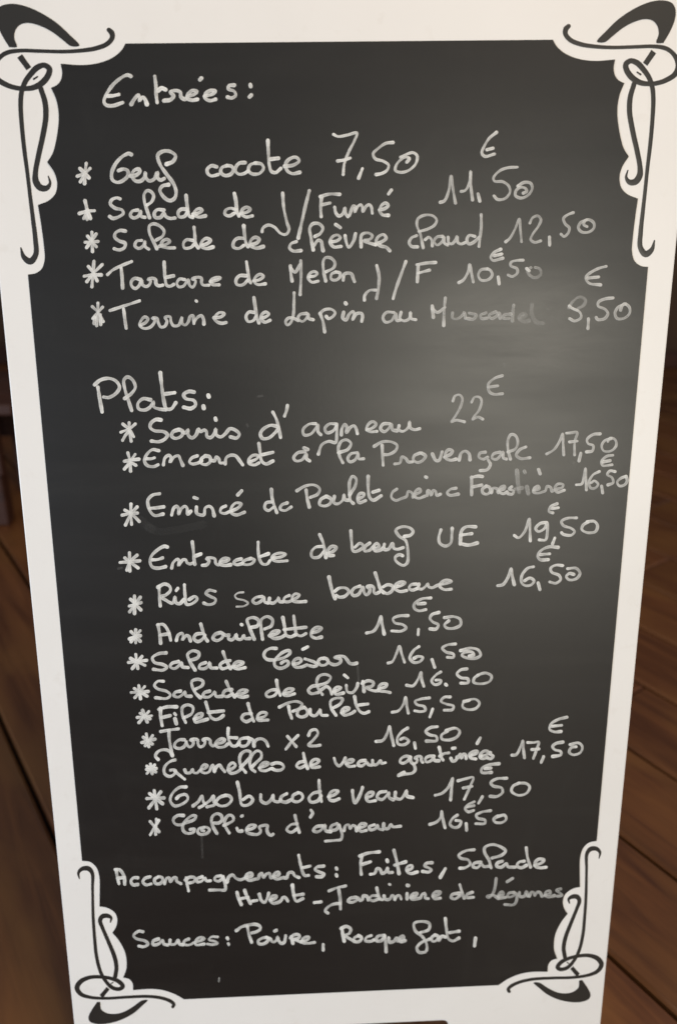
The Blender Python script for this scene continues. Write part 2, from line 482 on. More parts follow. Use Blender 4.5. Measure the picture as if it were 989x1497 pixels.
for right, pl in ((False, mplace), (True, mplace_r)):
    scroll(scroll_top, leaf_top, 0, 0, ZT, pl, right)
    scroll(scroll_bot, leaf_bot, 50, 1220, ZB, pl, right)

# ------------------------------------------------------------------ the handwriting
# strokes traced from the photograph in windows enlarged 989/300; origin of each window:
WIN = dict(A=(100,90), B=(380,90), C=(620,180), D=(100,280), E=(360,270), F=(640,320), G=(120,420), H=(390,420),
           I=(120,540), J=(370,540), K=(640,530), L=(160,680), M=(420,660), N=(640,660), O=(160,800), Q=(420,790),
           R=(640,780), S=(170,930), T=(430,930), U=(190,1050), V=(430,1050), W=(620,1030), X=(150,1220), Y=(400,1220), Z=(600,1220))
Z_ = 989 / 300.0
WIN = {k: (x, y, Z_) for k, (x, y) in WIN.items()}
# closer windows (x, y, width): a finer look at the difficult words
for k, x, y, wd in (('a',200,1055,210), ('b',230,1095,195), ('c',575,1085,150), ('d',210,785,215), ('e',155,375,175), ('f',155,435,185), ('g',225,895,250),
                    ('h',380,945,150), ('i',230,1185,180), ('k',470,1290,230), ('l',335,1340,135), ('m',490,1335,210), ('n',470,835,200), ('o',145,110,235), ('p',620,440,310)):
    WIN[k] = (x, y, 989.0 / wd)
# (text, stroke width in photo pixels, cover, strokes); a leading "X:" picks the window and holds until the next
WORDS = [
("Entrées:", 5.6, .95, "A: 302,72 285,66 255,80 215,115 185,160 173,195 185,211 215,214 262,199|192,167 215,166 244,160|o: 200,179 220,146 244,122 250,141 248,159 270,136 284,150 295,180|343,8 350,60 352,120 358,169|365,96 385,81 409,90|402,158 440,152 459,128 438,105 475,96 500,106 505,135 530,150 548,130 585,120 603,102 575,96 550,116 545,145 575,155 604,150|650,131 700,116 715,99 685,96 655,116 650,140 680,158 716,150|621,29 629,21|830,63 800,66 795,86 830,100 840,125 815,142 791,136|930,61 932,71|935,125 926,134"),
("*", 5.0, .9, "A: 88,492 82,540 80,588|58,517 80,538 100,560|106,516 80,540 46,553|60,580 78,548"),
("Oeuf", 5.6, .95, "A: 304,449 292,444 260,460 228,495 210,540 215,572 240,583 270,570 290,547 285,525 264,519 244,526|300,552 325,549 345,532 340,519 318,526 307,551 325,576 350,576 368,558 372,536 376,562 392,576 415,566 430,536 431,560 445,572 462,565|475,495 505,482 517,455 490,434 455,434 432,452 442,495 475,545 508,590 520,630 512,660 490,671 462,655 442,620 455,600 483,594"),
("cocote", 5.4, .95, "A: 715,508 690,503 670,520 672,540 690,552 722,545|765,502 740,512 735,535 755,550 785,542 795,520 785,505 765,502|850,488 825,490 808,508 805,528 820,543 845,541 866,528|900,490 875,500 868,525 885,542 920,540 940,515 930,495 900,490|B: 38,382 40,430 45,500 55,530 75,536 100,516|52,471 88,467|120,505 160,500 188,480 175,463 150,466 125,490 130,525 155,541 190,535"),
("7,50", 5.2, .92, "B: 354,352 374,362 420,355 466,345 455,380 425,440 405,495 400,545|374,480 405,475 433,466|492,517 474,563|638,391 605,395 570,418 544,445 555,470 590,480 618,500 610,525 585,540 559,545|676,462 700,450 735,440 755,455 750,490 720,522 680,535 651,525 655,500 675,475 700,461 718,468 706,485"),
("€", 4.8, .8, "C: 345,46 310,75 285,115 275,145 290,161 335,150|300,129 328,122"),
("11,50", 5.0, .72, "C: 76,382 95,375 115,330 127,256 135,310 148,385|176,330 195,325 215,290 222,233 222,300 230,370|257,342 265,376|445,213 400,216 360,231 331,265 337,281 375,283 405,305 410,335 385,365 350,368 334,352|448,304 480,286 510,291 517,315 500,345 465,362 437,350 440,325 462,310 486,316 490,330 474,338"),
("*", 4.8, .9, "D: 82,46 90,80 92,134|56,106 90,96 127,93|76,130 94,88|108,130 93,92"),
("Salade", 5.4, .92, "D: 250,36 235,31 210,41 204,60 225,80 260,90 266,106 245,122 216,130 201,121|335,90 310,95 300,115 315,128 340,118 350,95 352,120 370,125|380,66 402,50 412,22 400,2 382,-4 367,12 368,50 380,90 392,126|460,90 430,88 415,105 420,125 445,125 462,105 470,120 490,130 514,128|570,86 545,86 530,100 535,122 560,120 576,98|568,20 572,60 578,100 585,120 600,125|602,110 625,105 645,92 635,83 615,90 606,110 625,123 660,118"),
("de", 5.2, .92, "D: 808,88 780,81 758,91 755,110 775,118 800,105|800,10 808,50 812,95 822,118|832,106 860,100 876,86 860,76 840,86 834,108 855,123 886,118"),
("J/Fumé", 5.0, .9, "E: 175,42 180,110 195,180 205,220 190,240 165,235 135,205 105,195 80,210 76,227|303,30 285,100 265,190 250,257|360,154 358,110 362,60|357,58 400,46 448,47|365,97 402,89|425,110 430,135 445,152 465,140 475,113 478,140 488,154|496,148 506,120 515,102 524,108 522,132 536,106 550,97 558,107 560,130 575,106 590,97 600,106 606,138|640,122 665,116 682,101 670,89 650,101 641,126 655,146 682,148|684,45 697,27"),
("*", 4.8, .88, "D: 115,197 118,289|83,245 144,241|90,270 135,206|95,216 136,266"),
("Salade", 5.2, .9, "D: 275,191 250,188 228,201 225,220 245,238 275,250 271,271 245,282 223,276|355,236 330,240 322,262 340,275 362,262 370,240 372,266 388,278|425,234 455,215 462,191 440,166 410,156 392,166 392,200 410,240 427,275|440,264 470,256 490,241 475,231 455,240 451,262 475,271 512,272|600,236 570,233 555,250 560,272 590,270 611,250|606,173 610,210 613,250 626,271|641,261 670,251 686,236 665,226 645,240 640,264 665,275 696,268"),
("de", 5.2, .9, "D: 844,226 815,226 796,245 796,268 820,275 845,260|845,166 848,200 855,245 865,266|876,256 905,250 920,231 900,221 880,235 877,260 905,273 938,266"),
("chèvre", 5.0, .85, "E: 240,275 215,285 208,305 225,320 262,318|330,250 355,236 368,210 350,189 320,189 305,210 310,250 322,314|326,292 346,268 360,274 365,300 369,317|405,276 435,271 452,256 440,243 415,251 402,276 420,300 455,298|431,193 451,207|475,246 480,275 492,302 514,275 525,237|552,300 555,242 585,233 606,246 595,263 566,270 600,284 622,290|622,286 650,276 672,259 660,241 635,251 624,275 645,295 672,302 689,318"),
("chaud", 4.8, .76, "E: 818,246 795,256 783,280 795,298 822,300|830,226 870,215 905,195 915,170 895,150 855,148 825,165 820,195 835,235 850,304|C: 3,562 20,550 33,562 37,592|85,546 60,549 45,570 60,588 85,570 92,548 95,578 110,588|113,551 116,578 132,582 150,560 156,546 159,575 175,583 195,576|240,546 215,541 203,562 212,583 235,575 262,550|272,442 272,500 265,560 261,594"),
("12,50", 4.8, .66, "C: 390,572 410,555 435,510 455,462 460,510 466,572|506,482 520,456 545,448 559,466 545,500 520,535 510,562 530,575 557,568|600,550 601,588|714,432 690,441 668,459 675,485 695,505 690,530 670,547 656,536|780,466 750,480 739,505 755,525 790,525 814,505 812,480 790,466 770,471 765,490 780,499"),
("*", 4.8, .9, "D: 125,337 120,400 115,459|99,362 122,392 140,430|164,353 122,395 91,434|79,408 120,402 159,402"),
("Tartare", 5.0, .9, "e: 16,149 60,111 130,76 214,42|128,96 135,170 140,260|285,191 240,181 212,206 215,245 245,265 280,235 295,197 305,235 340,248 364,226 370,199 350,190 385,180 410,190 415,225 435,242 470,237|482,47 485,110 490,180 505,240 535,245 560,231|500,172 558,160|650,191 610,186 588,216 600,250 640,245 670,206 682,193 690,235 715,255 735,231 740,200 713,186 760,171 790,180 790,215 802,235 850,237|865,207 920,196 945,177 905,176 870,197 880,230 934,234"),
("de", 5.0, .9, "D: 858,406 825,406 808,426 812,448 840,450 865,427|858,339 865,385 872,430 878,440|891,431 920,425 940,409 925,399 905,409 894,430 910,448 948,445"),
("Melon", 4.9, .84, "E: 212,392 215,430 220,464|214,402 234,422 258,388|262,367 263,450 259,529|302,443 330,440 342,428 328,419 308,426 298,450 315,470 345,465|384,420 420,400 426,376 405,353 380,353 370,370 372,420 382,464|430,421 410,431 408,455 430,460 450,445 450,426 430,421|466,460 471,432 490,426 506,431 515,455 520,467"),
("J/F", 4.8, .78, "E: 627,390 638,440 635,500 626,548|622,508 592,510 569,535 568,556|767,371 745,430 720,500 706,549|822,468 826,388|820,386 865,378 909,375|828,426 880,412"),
("10,50", 4.9, .72, "F: 99,307 120,295 145,250 150,220 160,265 168,304|236,241 205,246 192,270 205,295 240,293 259,270 250,248 236,241|288,281 292,313|407,199 375,201 350,209 348,226 378,241 379,262 355,278 336,271|425,240 436,250"),
("0", 5.4, .34, "F: 445,235 428,246 440,272 465,284 492,268 488,242 466,234"),
("€", 4.6, .8, "F: 299,147 270,161 252,185 262,200 309,190|270,178 304,170"),
("€", 4.8, .68, "F: 806,229 765,241 720,268 708,285 725,310 779,318|715,286 770,280"),
("*", 4.6, .85, "G: 78,77 78,120 72,184|51,93 78,120 104,165|100,96 75,125 55,150|90,132 92,179|63,146 60,174"),
("Terrine", 5.0, .88, "f: 34,101 130,70 263,26|140,91 150,170 160,240|270,216 310,196 330,167 305,151 275,181 265,216 295,240 340,235 368,212 384,176 364,160 402,160 410,195 430,230 460,225 478,184 462,154 502,150 510,190 530,220 570,215 590,167 596,152 597,202 620,215 645,188 660,146 680,141 685,175 688,203|690,190 715,156 745,141 762,166 766,206|705,26 709,30|846,158 900,150 925,126 890,116 860,140 848,165 870,190 905,201 938,195"),
("de", 5.0, .88, "G: 829,121 805,119 790,140 800,165 825,160 840,136|828,50 835,100 842,145 852,171|863,150 885,142 900,129 885,119 868,129 861,150 880,168 905,159"),
("Lapin", 4.9, .82, "H: 131,27 130,80 128,130 115,170 98,182 90,165 105,148 130,150 150,160|190,126 160,131 150,150 170,165 190,150 200,128 202,150 222,156|256,126 270,165 278,214|256,126 275,109 310,106 328,122 318,140 296,151 286,141|369,121 365,148 380,158 395,131 414,116 419,130 412,156 430,128 455,126 460,141 456,164|378,76 380,79"),
("au", 4.8, .74, "H: 610,121 575,121 558,145 570,168 600,160 620,126 625,160 640,158|645,121 640,150 660,162 685,150 690,121 693,150 715,156"),
("M", 4.8, .66, "H: 795,91 800,144|796,105 820,121 855,97|858,52 852,110 850,184"),
("uscad", 4.8, .40, "p: 130,56 130,80 155,82 180,61 184,52 190,80|208,56 240,66 226,85 202,82|285,56 260,66 265,82 290,80|330,51 300,66 310,82 335,70 345,56 351,80|400,61 370,66 365,80 392,82|414,20 410,55 408,92"),
("et", 6.0, .15, "p: 440,80 470,66 455,61 440,80 460,95 485,92|500,18 498,60 520,98 550,104"),
("8,50", 5.0, .64, "F: 668,440 645,432 630,420|646,432 680,450 686,475 655,492 632,481|722,482 719,528|839,381 800,386 770,401 768,420 800,435 815,455 800,480 766,485 759,476|900,410 865,425 849,455 860,480 895,478 919,455 918,426 895,409 880,425 876,440"),
("8", 4.6, .30, "F: 628,428 645,400 680,376 707,390 700,415 672,432"),
("Plats:", 5.4, .96, "I: 78,86 85,130 98,204|63,73 90,51 130,43 165,56 182,86 165,115 130,135 106,133|208,139 240,115 258,86 245,51 220,36 203,51 208,95 225,150 240,197|330,146 295,141 270,165 275,190 305,195 330,180 345,156 347,180 370,190 404,194|378,17 385,80 395,150 407,189 430,190 452,161|402,118 447,112|540,109 515,106 490,121 500,140 540,150 548,170 525,188 491,182|609,125 611,131|585,177 587,186"),
("22", 4.6, .66, "K: 70,185 80,161 100,155 115,170 108,210 80,260 62,286 85,277 105,280 125,285|160,190 175,166 200,168 208,186 195,230 170,262 164,275 190,262 213,272"),
("€", 4.6, .66, "K: 307,63 270,76 240,105 245,140 265,152 308,150|242,118 285,112"),
("*", 4.7, .92, "I: 228,257 230,290 238,345|257,263 230,285 189,302|198,263 230,290 250,324|230,295 212,315 197,341"),
("Souris", 5.2, .93, "I: 380,243 358,241 332,260 330,280 350,295 395,300 412,315 400,335 370,348 336,345|465,290 440,300 432,320 450,332 480,320 487,298 470,290|486,302 500,305 512,290 512,315 530,330 550,315 562,287 572,300 590,291 600,300 602,322 620,328 640,305 645,287 648,315 668,325 690,310 712,286 735,290 758,312 745,330 716,325|643,236 645,243"),
("d'", 5.2, .92, "J: 120,276 85,269 50,286 35,310 45,332 75,330 105,305 122,286|95,206 112,240 125,290 132,327|165,174 160,200 151,224"),
("agneau", 4.9, .82, "J: 300,261 270,263 240,290 245,315 275,312 300,285 312,266 312,300 325,314|395,262 365,263 345,285 355,305 385,295 402,270|402,264 402,310 396,352 365,346 330,363 314,407|424,314 427,285 440,264 450,276 448,304 465,281 485,271 495,285 501,309|546,291 575,281 591,263 575,251 555,263 545,289 565,300 594,298|655,261 625,263 612,285 630,300 655,280 665,263 670,290 690,295|701,271 699,290 720,298 745,280 752,252 755,280 775,290 800,285"),
("*", 4.7, .92, "I: 222,402 232,440 235,489|257,409 235,440 206,479|206,442 240,436 274,432|214,470 240,452 260,461"),
("Encornet", 5.0, .93, "I: 370,391 340,386 312,411 302,440 315,462 345,468 367,459|310,430 335,430 350,425|393,459 401,425 420,413 430,426 425,446 445,421 465,416 475,435 486,461|555,416 530,426 518,446 530,455 560,450 576,440|595,416 575,431 575,452 600,458 620,440 615,421 595,416|620,436 640,440 646,421 660,431 665,450 680,450|690,454 695,426 715,413 740,416 760,440 774,459|806,446 840,431 850,416 825,413 805,431 805,452 830,460 852,450|852,357 858,400 865,440 885,455 919,441|870,410 919,399"),
("à", 4.9, .85, "J: 250,396 215,401 195,425 205,440 235,435 255,406 257,430 271,440|246,379 261,385"),
("la", 4.9, .80, "J: 412,400 455,385 470,356 450,339 425,346 410,375 415,415 431,449|500,401 470,406 455,430 465,445 490,435 505,406 508,430 530,430"),
("Provençale", 4.8, .70, "J: 620,366 622,410 625,461|582,370 620,349 665,349 692,366 685,390 650,410 631,410|681,455 705,450 716,421 735,430 745,445 766,445|800,403 775,415 770,435 790,448 815,438 828,416 810,403|862,408 878,438 893,438 908,397|K: 30,455 60,440 68,426 50,419 35,435 35,460 60,470 84,465|100,469 110,436 130,426 148,440 152,467|225,431 200,436 195,455 215,465 236,456|240,470 250,490 235,515 202,520|295,431 265,440 258,460 280,465 300,445 310,431 313,460 327,464|335,430 370,415 382,381 370,351 350,346 335,370 335,420 346,464|420,406 390,420 375,445 395,462 439,458"),
("17,50", 4.7, .72, "K: 521,440 555,420 585,375 598,342 600,390 603,444|616,340 640,338 667,336 656,380 655,444|631,382 667,378|685,437 676,473|777,343 745,346 715,370 720,390 745,400 740,425 713,430|830,366 800,376 785,400 795,425 830,425 855,400 850,371 825,363 815,380"),
("€", 4.4, .72, "K: 839,446 810,451 785,475 790,495 835,492|791,478 825,472"),
("*", 4.7, .93, "L: 105,187 105,235 108,284|63,240 105,232 135,230|134,201 105,235 79,287|76,216 110,236 145,270"),
("Emincé", 4.9, .92, "L: 242,137 210,143 187,166 188,195 200,225 220,242 258,235|196,207 225,205 262,200|301,239 311,206 325,197 335,211 335,235 350,206 365,197 375,207 378,235 392,222|420,201 421,230 438,239 456,238 462,206 480,197 495,207 505,242|409,155 424,160|560,196 540,206 535,225 555,232 580,222|588,220 620,205 635,186 610,181 590,200 585,225 610,239 650,226|619,142 637,123"),
("de", 4.9, .90, "L: 784,176 755,181 748,205 765,218 790,202|780,117 785,165 806,227|855,181 830,191 822,210 845,218 875,201"),
("Poulet", 4.9, .82, "M: 90,186 95,225 105,267|46,188 85,166 130,161 155,180 145,205 111,220|185,216 160,231 155,255 180,262 205,250 210,229 190,216|226,216 223,245 240,252 265,235 272,207 277,232 292,234|300,206 326,165 330,131 313,119 300,140 298,190 303,235 316,249|340,228 365,215 369,203 350,201 338,220 345,245 375,236|388,120 388,170 395,220 412,234 450,213|411,195 440,186"),
("crème", 4.7, .70, "M: 525,181 505,196 500,220 520,235 550,225 572,216 581,191 600,201 602,222 616,206 640,192 635,179 615,191 610,215 630,225 660,215|671,211 676,187 686,196 690,210 701,187 712,191 718,211 735,205|810,176 785,181 768,198 780,210 820,205|664,122 668,124"),
("Fores", 4.7, .74, "N: 160,207 160,122|158,125 190,118 211,120|165,170 208,161|230,166 212,181 215,200 235,205 250,190 245,171 230,166|255,197 263,176 285,181 287,199 296,186 315,179 318,166 300,171 292,190 310,203 330,195|352,170 340,180 362,190 355,205 336,203"),
("ti", 6.0, .30, "N: 378,92 382,140 388,194|368,181 402,175|414,95 416,100|426,170 432,202"),
("ère", 4.7, .70, "N: 460,186 485,179 480,166 462,176 458,195 480,200 502,194 515,188 522,167 540,173 546,192 562,182 596,172 600,159 575,156 560,175 572,195 605,186|482,87 489,106"),
("16,50", 4.7, .78, "N: 663,160 690,155 700,120 708,80 710,130 712,184|774,96 745,111 725,145 732,175 755,175 768,156 750,141 735,150|785,167 790,198|849,96 825,93 812,111 835,125 840,150 816,160|900,120 880,127 860,146 870,165 895,160 908,140 903,119"),
("*", 4.8, .93, "L: 98,422 100,509|53,468 100,464 147,460|134,433 100,465 86,504|76,446 100,465 139,494"),
("Entrecote", 5.0, .94, "d: 160,66 140,61 95,85 55,125 45,165 60,200 100,208 148,198|60,152 95,150 128,139|190,207 200,171 230,147 240,161 235,189 265,152 284,152 292,170 312,180 334,172|328,32 335,90 340,150 345,181|350,126 384,113|396,189 425,185 441,158 424,144 455,138 480,146 485,175 505,187 520,170 560,160 575,147 540,141 515,161 515,182 545,190 584,185|655,146 620,156 605,175 625,185 664,177|720,143 680,156 665,175 690,185 730,175 745,152 718,143|770,34 770,90 780,150 800,180 830,180 849,157|785,130 838,111|870,141 930,130 955,114 925,106 880,116 862,140 885,160 930,161 964,158"),
("de", 5.0, .92, "M: 170,456 135,461 115,485 120,508 150,508 175,482|155,400 172,440 185,509|190,490 220,480 235,461 215,456 195,475 198,500 221,500"),
("bœuf", 5.0, .90, "M: 305,382 308,430 318,480 345,475 365,456 350,441 325,460|395,441 375,456 370,478 395,475 415,456 420,469 440,456 430,441 415,456 420,478 445,475 462,462|466,446 462,470 485,470 505,442 511,465 530,470 556,462|562,408 592,402 604,385 588,367 550,362 521,378 538,408 568,428 578,470 576,535 556,548 520,524 520,506 540,496 553,501"),
("UE", 5.1, .88, "M: 738,377 728,410 732,440 760,455 785,440 790,400 792,370|904,362 860,362 838,380 830,444|832,402 885,395|832,443 870,450 912,440"),
("19,50", 5.0, .86, "N: 366,404 385,415 415,385 438,324 440,370 442,429|520,341 490,346 468,370 480,385 510,370 522,341 523,400 515,425 486,425|560,416 549,444|664,319 620,321 592,336 600,355 640,370 655,385 640,402 600,398 593,391|720,338 695,355 690,375 715,390 755,385 765,356 750,336 715,337"),
("€", 4.4, .82, "N: 570,251 540,266 532,289 550,295|546,275 577,270"),
("€", 4.6, .84, "N: 575,461 530,459 490,480 478,505 490,520 528,520|490,496 535,492"),
("*", 4.8, .94, "O: 122,234 122,317|98,282 153,266|149,241 99,309|104,250 152,300"),
("Ribs", 5.0, .95, "O: 240,191 242,240 246,281|236,191 265,176 290,186 295,206 270,230 250,236 275,255 305,268 316,238 321,265 338,271 360,251|330,197 323,207|362,180 365,230 373,274 400,270 424,247 413,236 386,250|510,211 480,206 465,221 485,235 512,250 505,268 475,275 456,268"),
("s", 3.2, .80, "O: 645,216 620,219 605,232 612,245 650,255 668,268 650,282 613,285"),
("auce", 5.0, .93, "O: 735,236 705,241 690,258 705,270 735,255 745,239 748,262 765,268|771,246 769,262 790,268 810,250 815,241 819,260 835,262|866,231 845,241 840,258 860,262 884,252 905,240 915,229 895,223 880,240 885,258 910,262 945,260"),
("barbecue", 5.0, .91, "n: 53,42 65,100 80,160 96,196|96,142 125,121 175,121 195,146 165,180 125,185 106,173|275,106 235,121 215,151 230,175 265,165 290,122 298,112 306,152 322,170 344,150 346,126 326,110 360,105 376,120 376,150 390,160 414,150|386,12 405,70 425,130 446,152|442,112 475,96 510,106 510,135 475,160 448,151|530,112 575,101 600,82 570,76 535,96 530,125 565,145 612,138|680,91 645,96 630,120 650,135 687,124|701,92 696,120 720,128 750,106 765,88 771,110 795,118 838,98 900,86 937,72 905,62 865,76 850,105 880,130 934,128"),
("16,50", 5.0, .88, "R: 286,250 310,245 335,210 350,167 355,200 365,244|457,159 430,166 402,200 400,235 420,250 448,245 460,226 440,213 415,226|480,237 488,268|597,153 565,151 540,166 545,185 580,200 588,220 565,238 536,232|622,168 662,166 681,190 665,215 630,222 615,206 630,191 650,195"),
("*", 4.8, .94, "O: 128,397 128,459|99,440 149,425|106,406 149,451|149,401 106,454"),
("Andouillette", 5.0, .95, "g: 25,72 35,125 40,176|22,71 55,69 85,110 98,160|40,130 88,123|131,160 141,131 165,119 170,140 165,158 190,132 204,140 212,163|280,121 245,126 232,150 255,168 285,150 295,132|272,67 285,110 300,150 310,164|385,116 355,126 342,150 365,162 395,145 398,120 383,116|398,122 418,132 436,127 431,150 450,158 470,140 476,127 480,150 505,155 520,132 527,150 553,150|506,69 509,71|560,86 600,76 605,46 575,29 540,41 550,80 570,130 580,153|640,95 680,75 685,41 655,23 622,41 620,90 628,153|670,133 710,121 725,107 695,106 672,130 690,148 730,145 757,131|745,30 755,80 765,130 790,140 818,128|808,20 815,75 825,125 850,135 878,121|752,98 810,92 878,85|915,116 950,106 968,90 940,86 912,106 910,135 935,148 966,142"),
("15,50", 5.0, .90, "Q: 381,445 415,435 440,395 450,364 455,400 465,449|579,361 535,363 508,376 515,395 555,405 570,420 550,435 501,435|630,427 628,453|727,346 695,356 685,375 700,392 725,405 715,425 686,425|755,371 800,366 830,379 832,405 800,422 765,420 755,406 775,386"),
("€", 4.7, .88, "Q: 689,276 645,281 610,305 610,325 630,338 665,332|627,305 660,302"),
("*", 4.7, .95, "S: 95,87 105,154|61,125 147,115|79,154 125,96|71,106 139,139"),
("Salade", 4.9, .95, "S: 240,79 205,83 175,103 185,125 225,135 245,148 225,162 181,158|300,121 270,129 260,145 280,155 305,138 315,126 319,145 347,150|355,116 395,100 398,79 370,69 345,86 355,120 380,161|430,126 405,136 400,152 425,155 445,140 450,126 456,150 485,152|548,116 520,121 500,138 510,155 540,148|515,74 528,110 550,154|560,146 595,138 612,126 590,121 570,131 564,148 585,156 620,150"),
("César", 4.9, .94, "h: 155,16 100,16 50,46 38,85 65,120 120,128 175,121 240,101 288,62 284,37 235,46 175,90 140,140 145,185 190,208 250,190 275,162 263,137 230,141 207,157|325,167 375,156 400,132 380,113 340,121 318,160 345,195 400,195 450,175|432,117 480,132 530,152 550,175 520,190 472,181|620,111 580,116 560,141 580,175 625,175 655,147 645,117 615,109|640,122 666,152 700,171 740,170 774,147 774,120 716,104 760,91 810,96 840,130 865,160 900,165 928,158|412,24 458,1"),
("16,50", 4.9, .90, "T: 451,128 470,122 490,85 505,47 515,80 530,124|599,49 575,66 555,105 575,125 605,120 618,101 595,96 576,105|662,112 675,148|774,36 735,41 712,56 730,75 765,85 765,100 736,100|800,68 850,56 885,66 895,90 870,105 825,102 805,90 820,76 855,76 862,90 842,94"),
("*", 4.7, .94, "S: 110,237 118,299|73,270 154,265|91,294 138,241|89,251 149,287"),
("Salade", 4.8, .93, "S: 228,216 200,216 185,236 200,252 245,265 262,282 245,298 191,295|310,263 285,269 278,285 300,292 322,278 332,266 336,285 360,288|380,255 415,235 418,216 395,206 365,216 368,245 385,275 405,294|450,263 425,271 418,288 445,292 468,275 475,266 481,288 510,288|555,256 525,261 515,280 530,290 560,278|530,217 545,250 570,291|580,281 615,272 632,261 610,256 590,266 581,284 605,292 632,288"),
("de", 4.8, .93, "S: 775,256 745,259 722,276 728,290 760,285 778,264|772,212 778,250 790,284|805,276 840,266 855,254 830,251 812,262 806,279 825,285 858,276"),
("chèvre", 4.8, .92, "T: 110,236 85,241 68,260 80,275 115,270|120,235 160,220 175,196 150,183 120,191 108,215 115,250 135,279|131,256 155,241 170,251 180,277|190,266 215,256 225,246 205,243 190,260 200,278 236,272|241,186 257,199|250,236 255,265 280,270 300,245 305,227|330,217 335,264|325,226 355,213 380,221 375,238 345,245 385,262 405,260|405,252 440,241 445,229 420,229 405,246 412,262 440,265 460,270"),
("16.50", 4.8, .90, "T: 541,235 570,238 595,205 610,172 612,205 622,239|704,171 680,186 660,215 675,232 700,225 705,211 681,210|728,231 731,234|829,156 800,161 782,180 800,198 835,205 835,222 801,225|880,186 920,176 948,191 940,215 900,228 862,220 865,201 885,186"),
("*", 4.7, .95, "S: 128,357 150,411|103,390 171,382|111,414 158,361|117,370 163,396"),
("Filet", 4.9, .95, "S: 214,347 215,385 222,429|206,351 245,339 291,339|222,390 260,381|284,397 290,419|282,371 287,377|330,390 365,370 370,341 345,329 320,341 320,380 335,414|378,397 410,386 415,372 395,373 378,391 382,412 415,405 440,398|432,317 445,360 458,390 480,400 505,390 515,381|446,365 517,358"),
("de", 4.8, .95, "S: 650,371 615,376 605,395 625,410 655,397|635,324 645,360 662,407|680,396 715,385 725,369 700,366 682,381 684,402 730,402"),
("Poulet", 4.8, .94, "S: 830,337 835,365 845,394|786,340 830,319 870,313 895,326 885,345 851,360|T: 48,341 20,356 15,378 35,388 60,378 62,356 50,343|76,351 79,375 100,382 120,360 125,351 131,378 158,380|185,345 220,325 232,301 205,296 175,311 178,345 200,379|228,367 255,356 264,346 245,343 228,360 240,378 275,370 290,360|290,290 298,330 315,360 335,370 358,362|310,330 354,325"),
("15,50", 4.8, .90, "T: 471,365 500,358 525,325 535,292 540,330 548,369|649,296 610,301 580,313 590,328 625,338 630,355 610,362 579,358|665,350 651,388|749,291 720,293 705,312 730,325 765,335 760,352 721,355|815,312 870,302 890,320 875,345 835,352 810,340 812,320 840,307"),
("*", 4.6, .93, "U: 80,74 92,134|59,115 121,99|66,90 108,122|75,130 110,82"),
("Jarreton", 4.8, .95, "a: 167,65 225,55 286,47|222,58 225,120 238,190 246,230|244,228 225,200 185,190 145,205 130,235 148,257|328,122 295,122 265,145 262,170 290,182 325,170 340,140 340,125 345,152 365,172 388,155 388,131 370,123 402,117 420,125 422,150 435,170 460,162 470,135 455,122 487,115 505,125 508,150 525,165 550,150 590,140 608,122 585,115 555,130 540,155 560,172 600,170 625,152|630,44 628,90 640,140 660,165 690,160 704,142|640,106 688,109|760,108 720,115 700,140 720,165 755,160 775,130 768,108|778,112 800,124 807,164|806,150 825,121 860,115 890,135 904,166"),
("x", 4.7, .93, "U: 759,86 780,110 800,134|809,81 780,110 751,147"),
("2", 4.8, .94, "U: 860,80 870,59 895,53 905,70 885,100 860,128 885,132 915,128"),
("16,50", 4.8, .92, "V: 393,110 425,105 445,75 458,37 465,75 478,129|544,46 520,61 495,95 500,122 530,125 550,108 530,93 511,100|578,117 582,143|687,39 655,43 632,62 650,78 682,85 685,105 636,108|730,57 775,46 795,61 785,85 750,102 710,98 708,80 735,61"),
("*", 4.5, .95, "U: 100,219 108,264|81,245 127,240|83,229 125,257|120,223 83,264"),
("Quenelles", 4.8, .95, "b: 132,78 105,85 65,115 50,150 60,185 95,200 125,185 140,162 125,150 100,154|130,160 165,190 204,221|205,152 215,172 245,172 263,147 270,170 295,175 320,152 355,140 372,121 350,113 330,130 325,160 350,175 385,165 400,132 411,115 420,130 424,162|424,158 440,128 462,116 478,138 500,164|525,152 560,140 580,116 560,99 535,115 525,150 545,175 585,170 622,145|620,130 660,90 688,50 688,17 655,11 620,35 610,80 625,130 654,169|700,130 735,95 770,60 768,22 740,10 705,40 685,90 695,140 724,164|755,137 800,121 825,102 795,96 765,120 760,150 800,158 840,142|850,108 880,99 920,106 937,130 915,152 870,152 852,142"),
("de", 4.7, .93, "U: 840,206 815,211 802,228 815,238 845,226|835,167 842,200 855,239|870,226 900,215 910,201 890,196 872,212 875,235 912,232"),
("veau", 4.7, .93, "V: 192,191 200,215 215,228 235,210 245,190|250,219 280,208 285,199 262,199 250,216 262,230 290,228|340,201 315,206 305,222 325,228 350,211 356,222 372,224|376,201 379,220 395,222 415,202 419,215 438,212"),
("gratinées", 4.6, .93, "c: 160,140 120,130 75,150 60,185 85,200 130,180 160,142|160,146 166,185 195,215 205,265 180,293 100,305 42,319 98,287|186,205 215,195 226,163 203,150 240,131 265,140 265,170 278,190|385,131 340,131 305,155 310,185 350,180 385,147 390,172 433,175|437,47 450,100 460,150 474,168|442,130 485,106 528,99|550,152 565,180 600,165 607,127 614,155 640,109 650,150 670,112 690,116 695,153|566,55 588,52|735,127 790,106 805,84 765,86 730,115 740,148 788,157|840,131 900,111 905,87 870,81 835,110 830,145 860,155 900,142|928,97 926,111 957,130 935,154 902,150|V: 894,93 879,119"),
("17,50", 4.7, .90, "W: 421,242 440,240 460,205 472,172 475,210 480,254|496,181 525,181 549,179 540,210 523,257|516,215 549,212|572,249 561,276|664,179 630,186 615,201 625,215 655,225 655,240 616,248|700,191 740,183 758,200 750,228 715,240 695,228 705,206 728,201"),
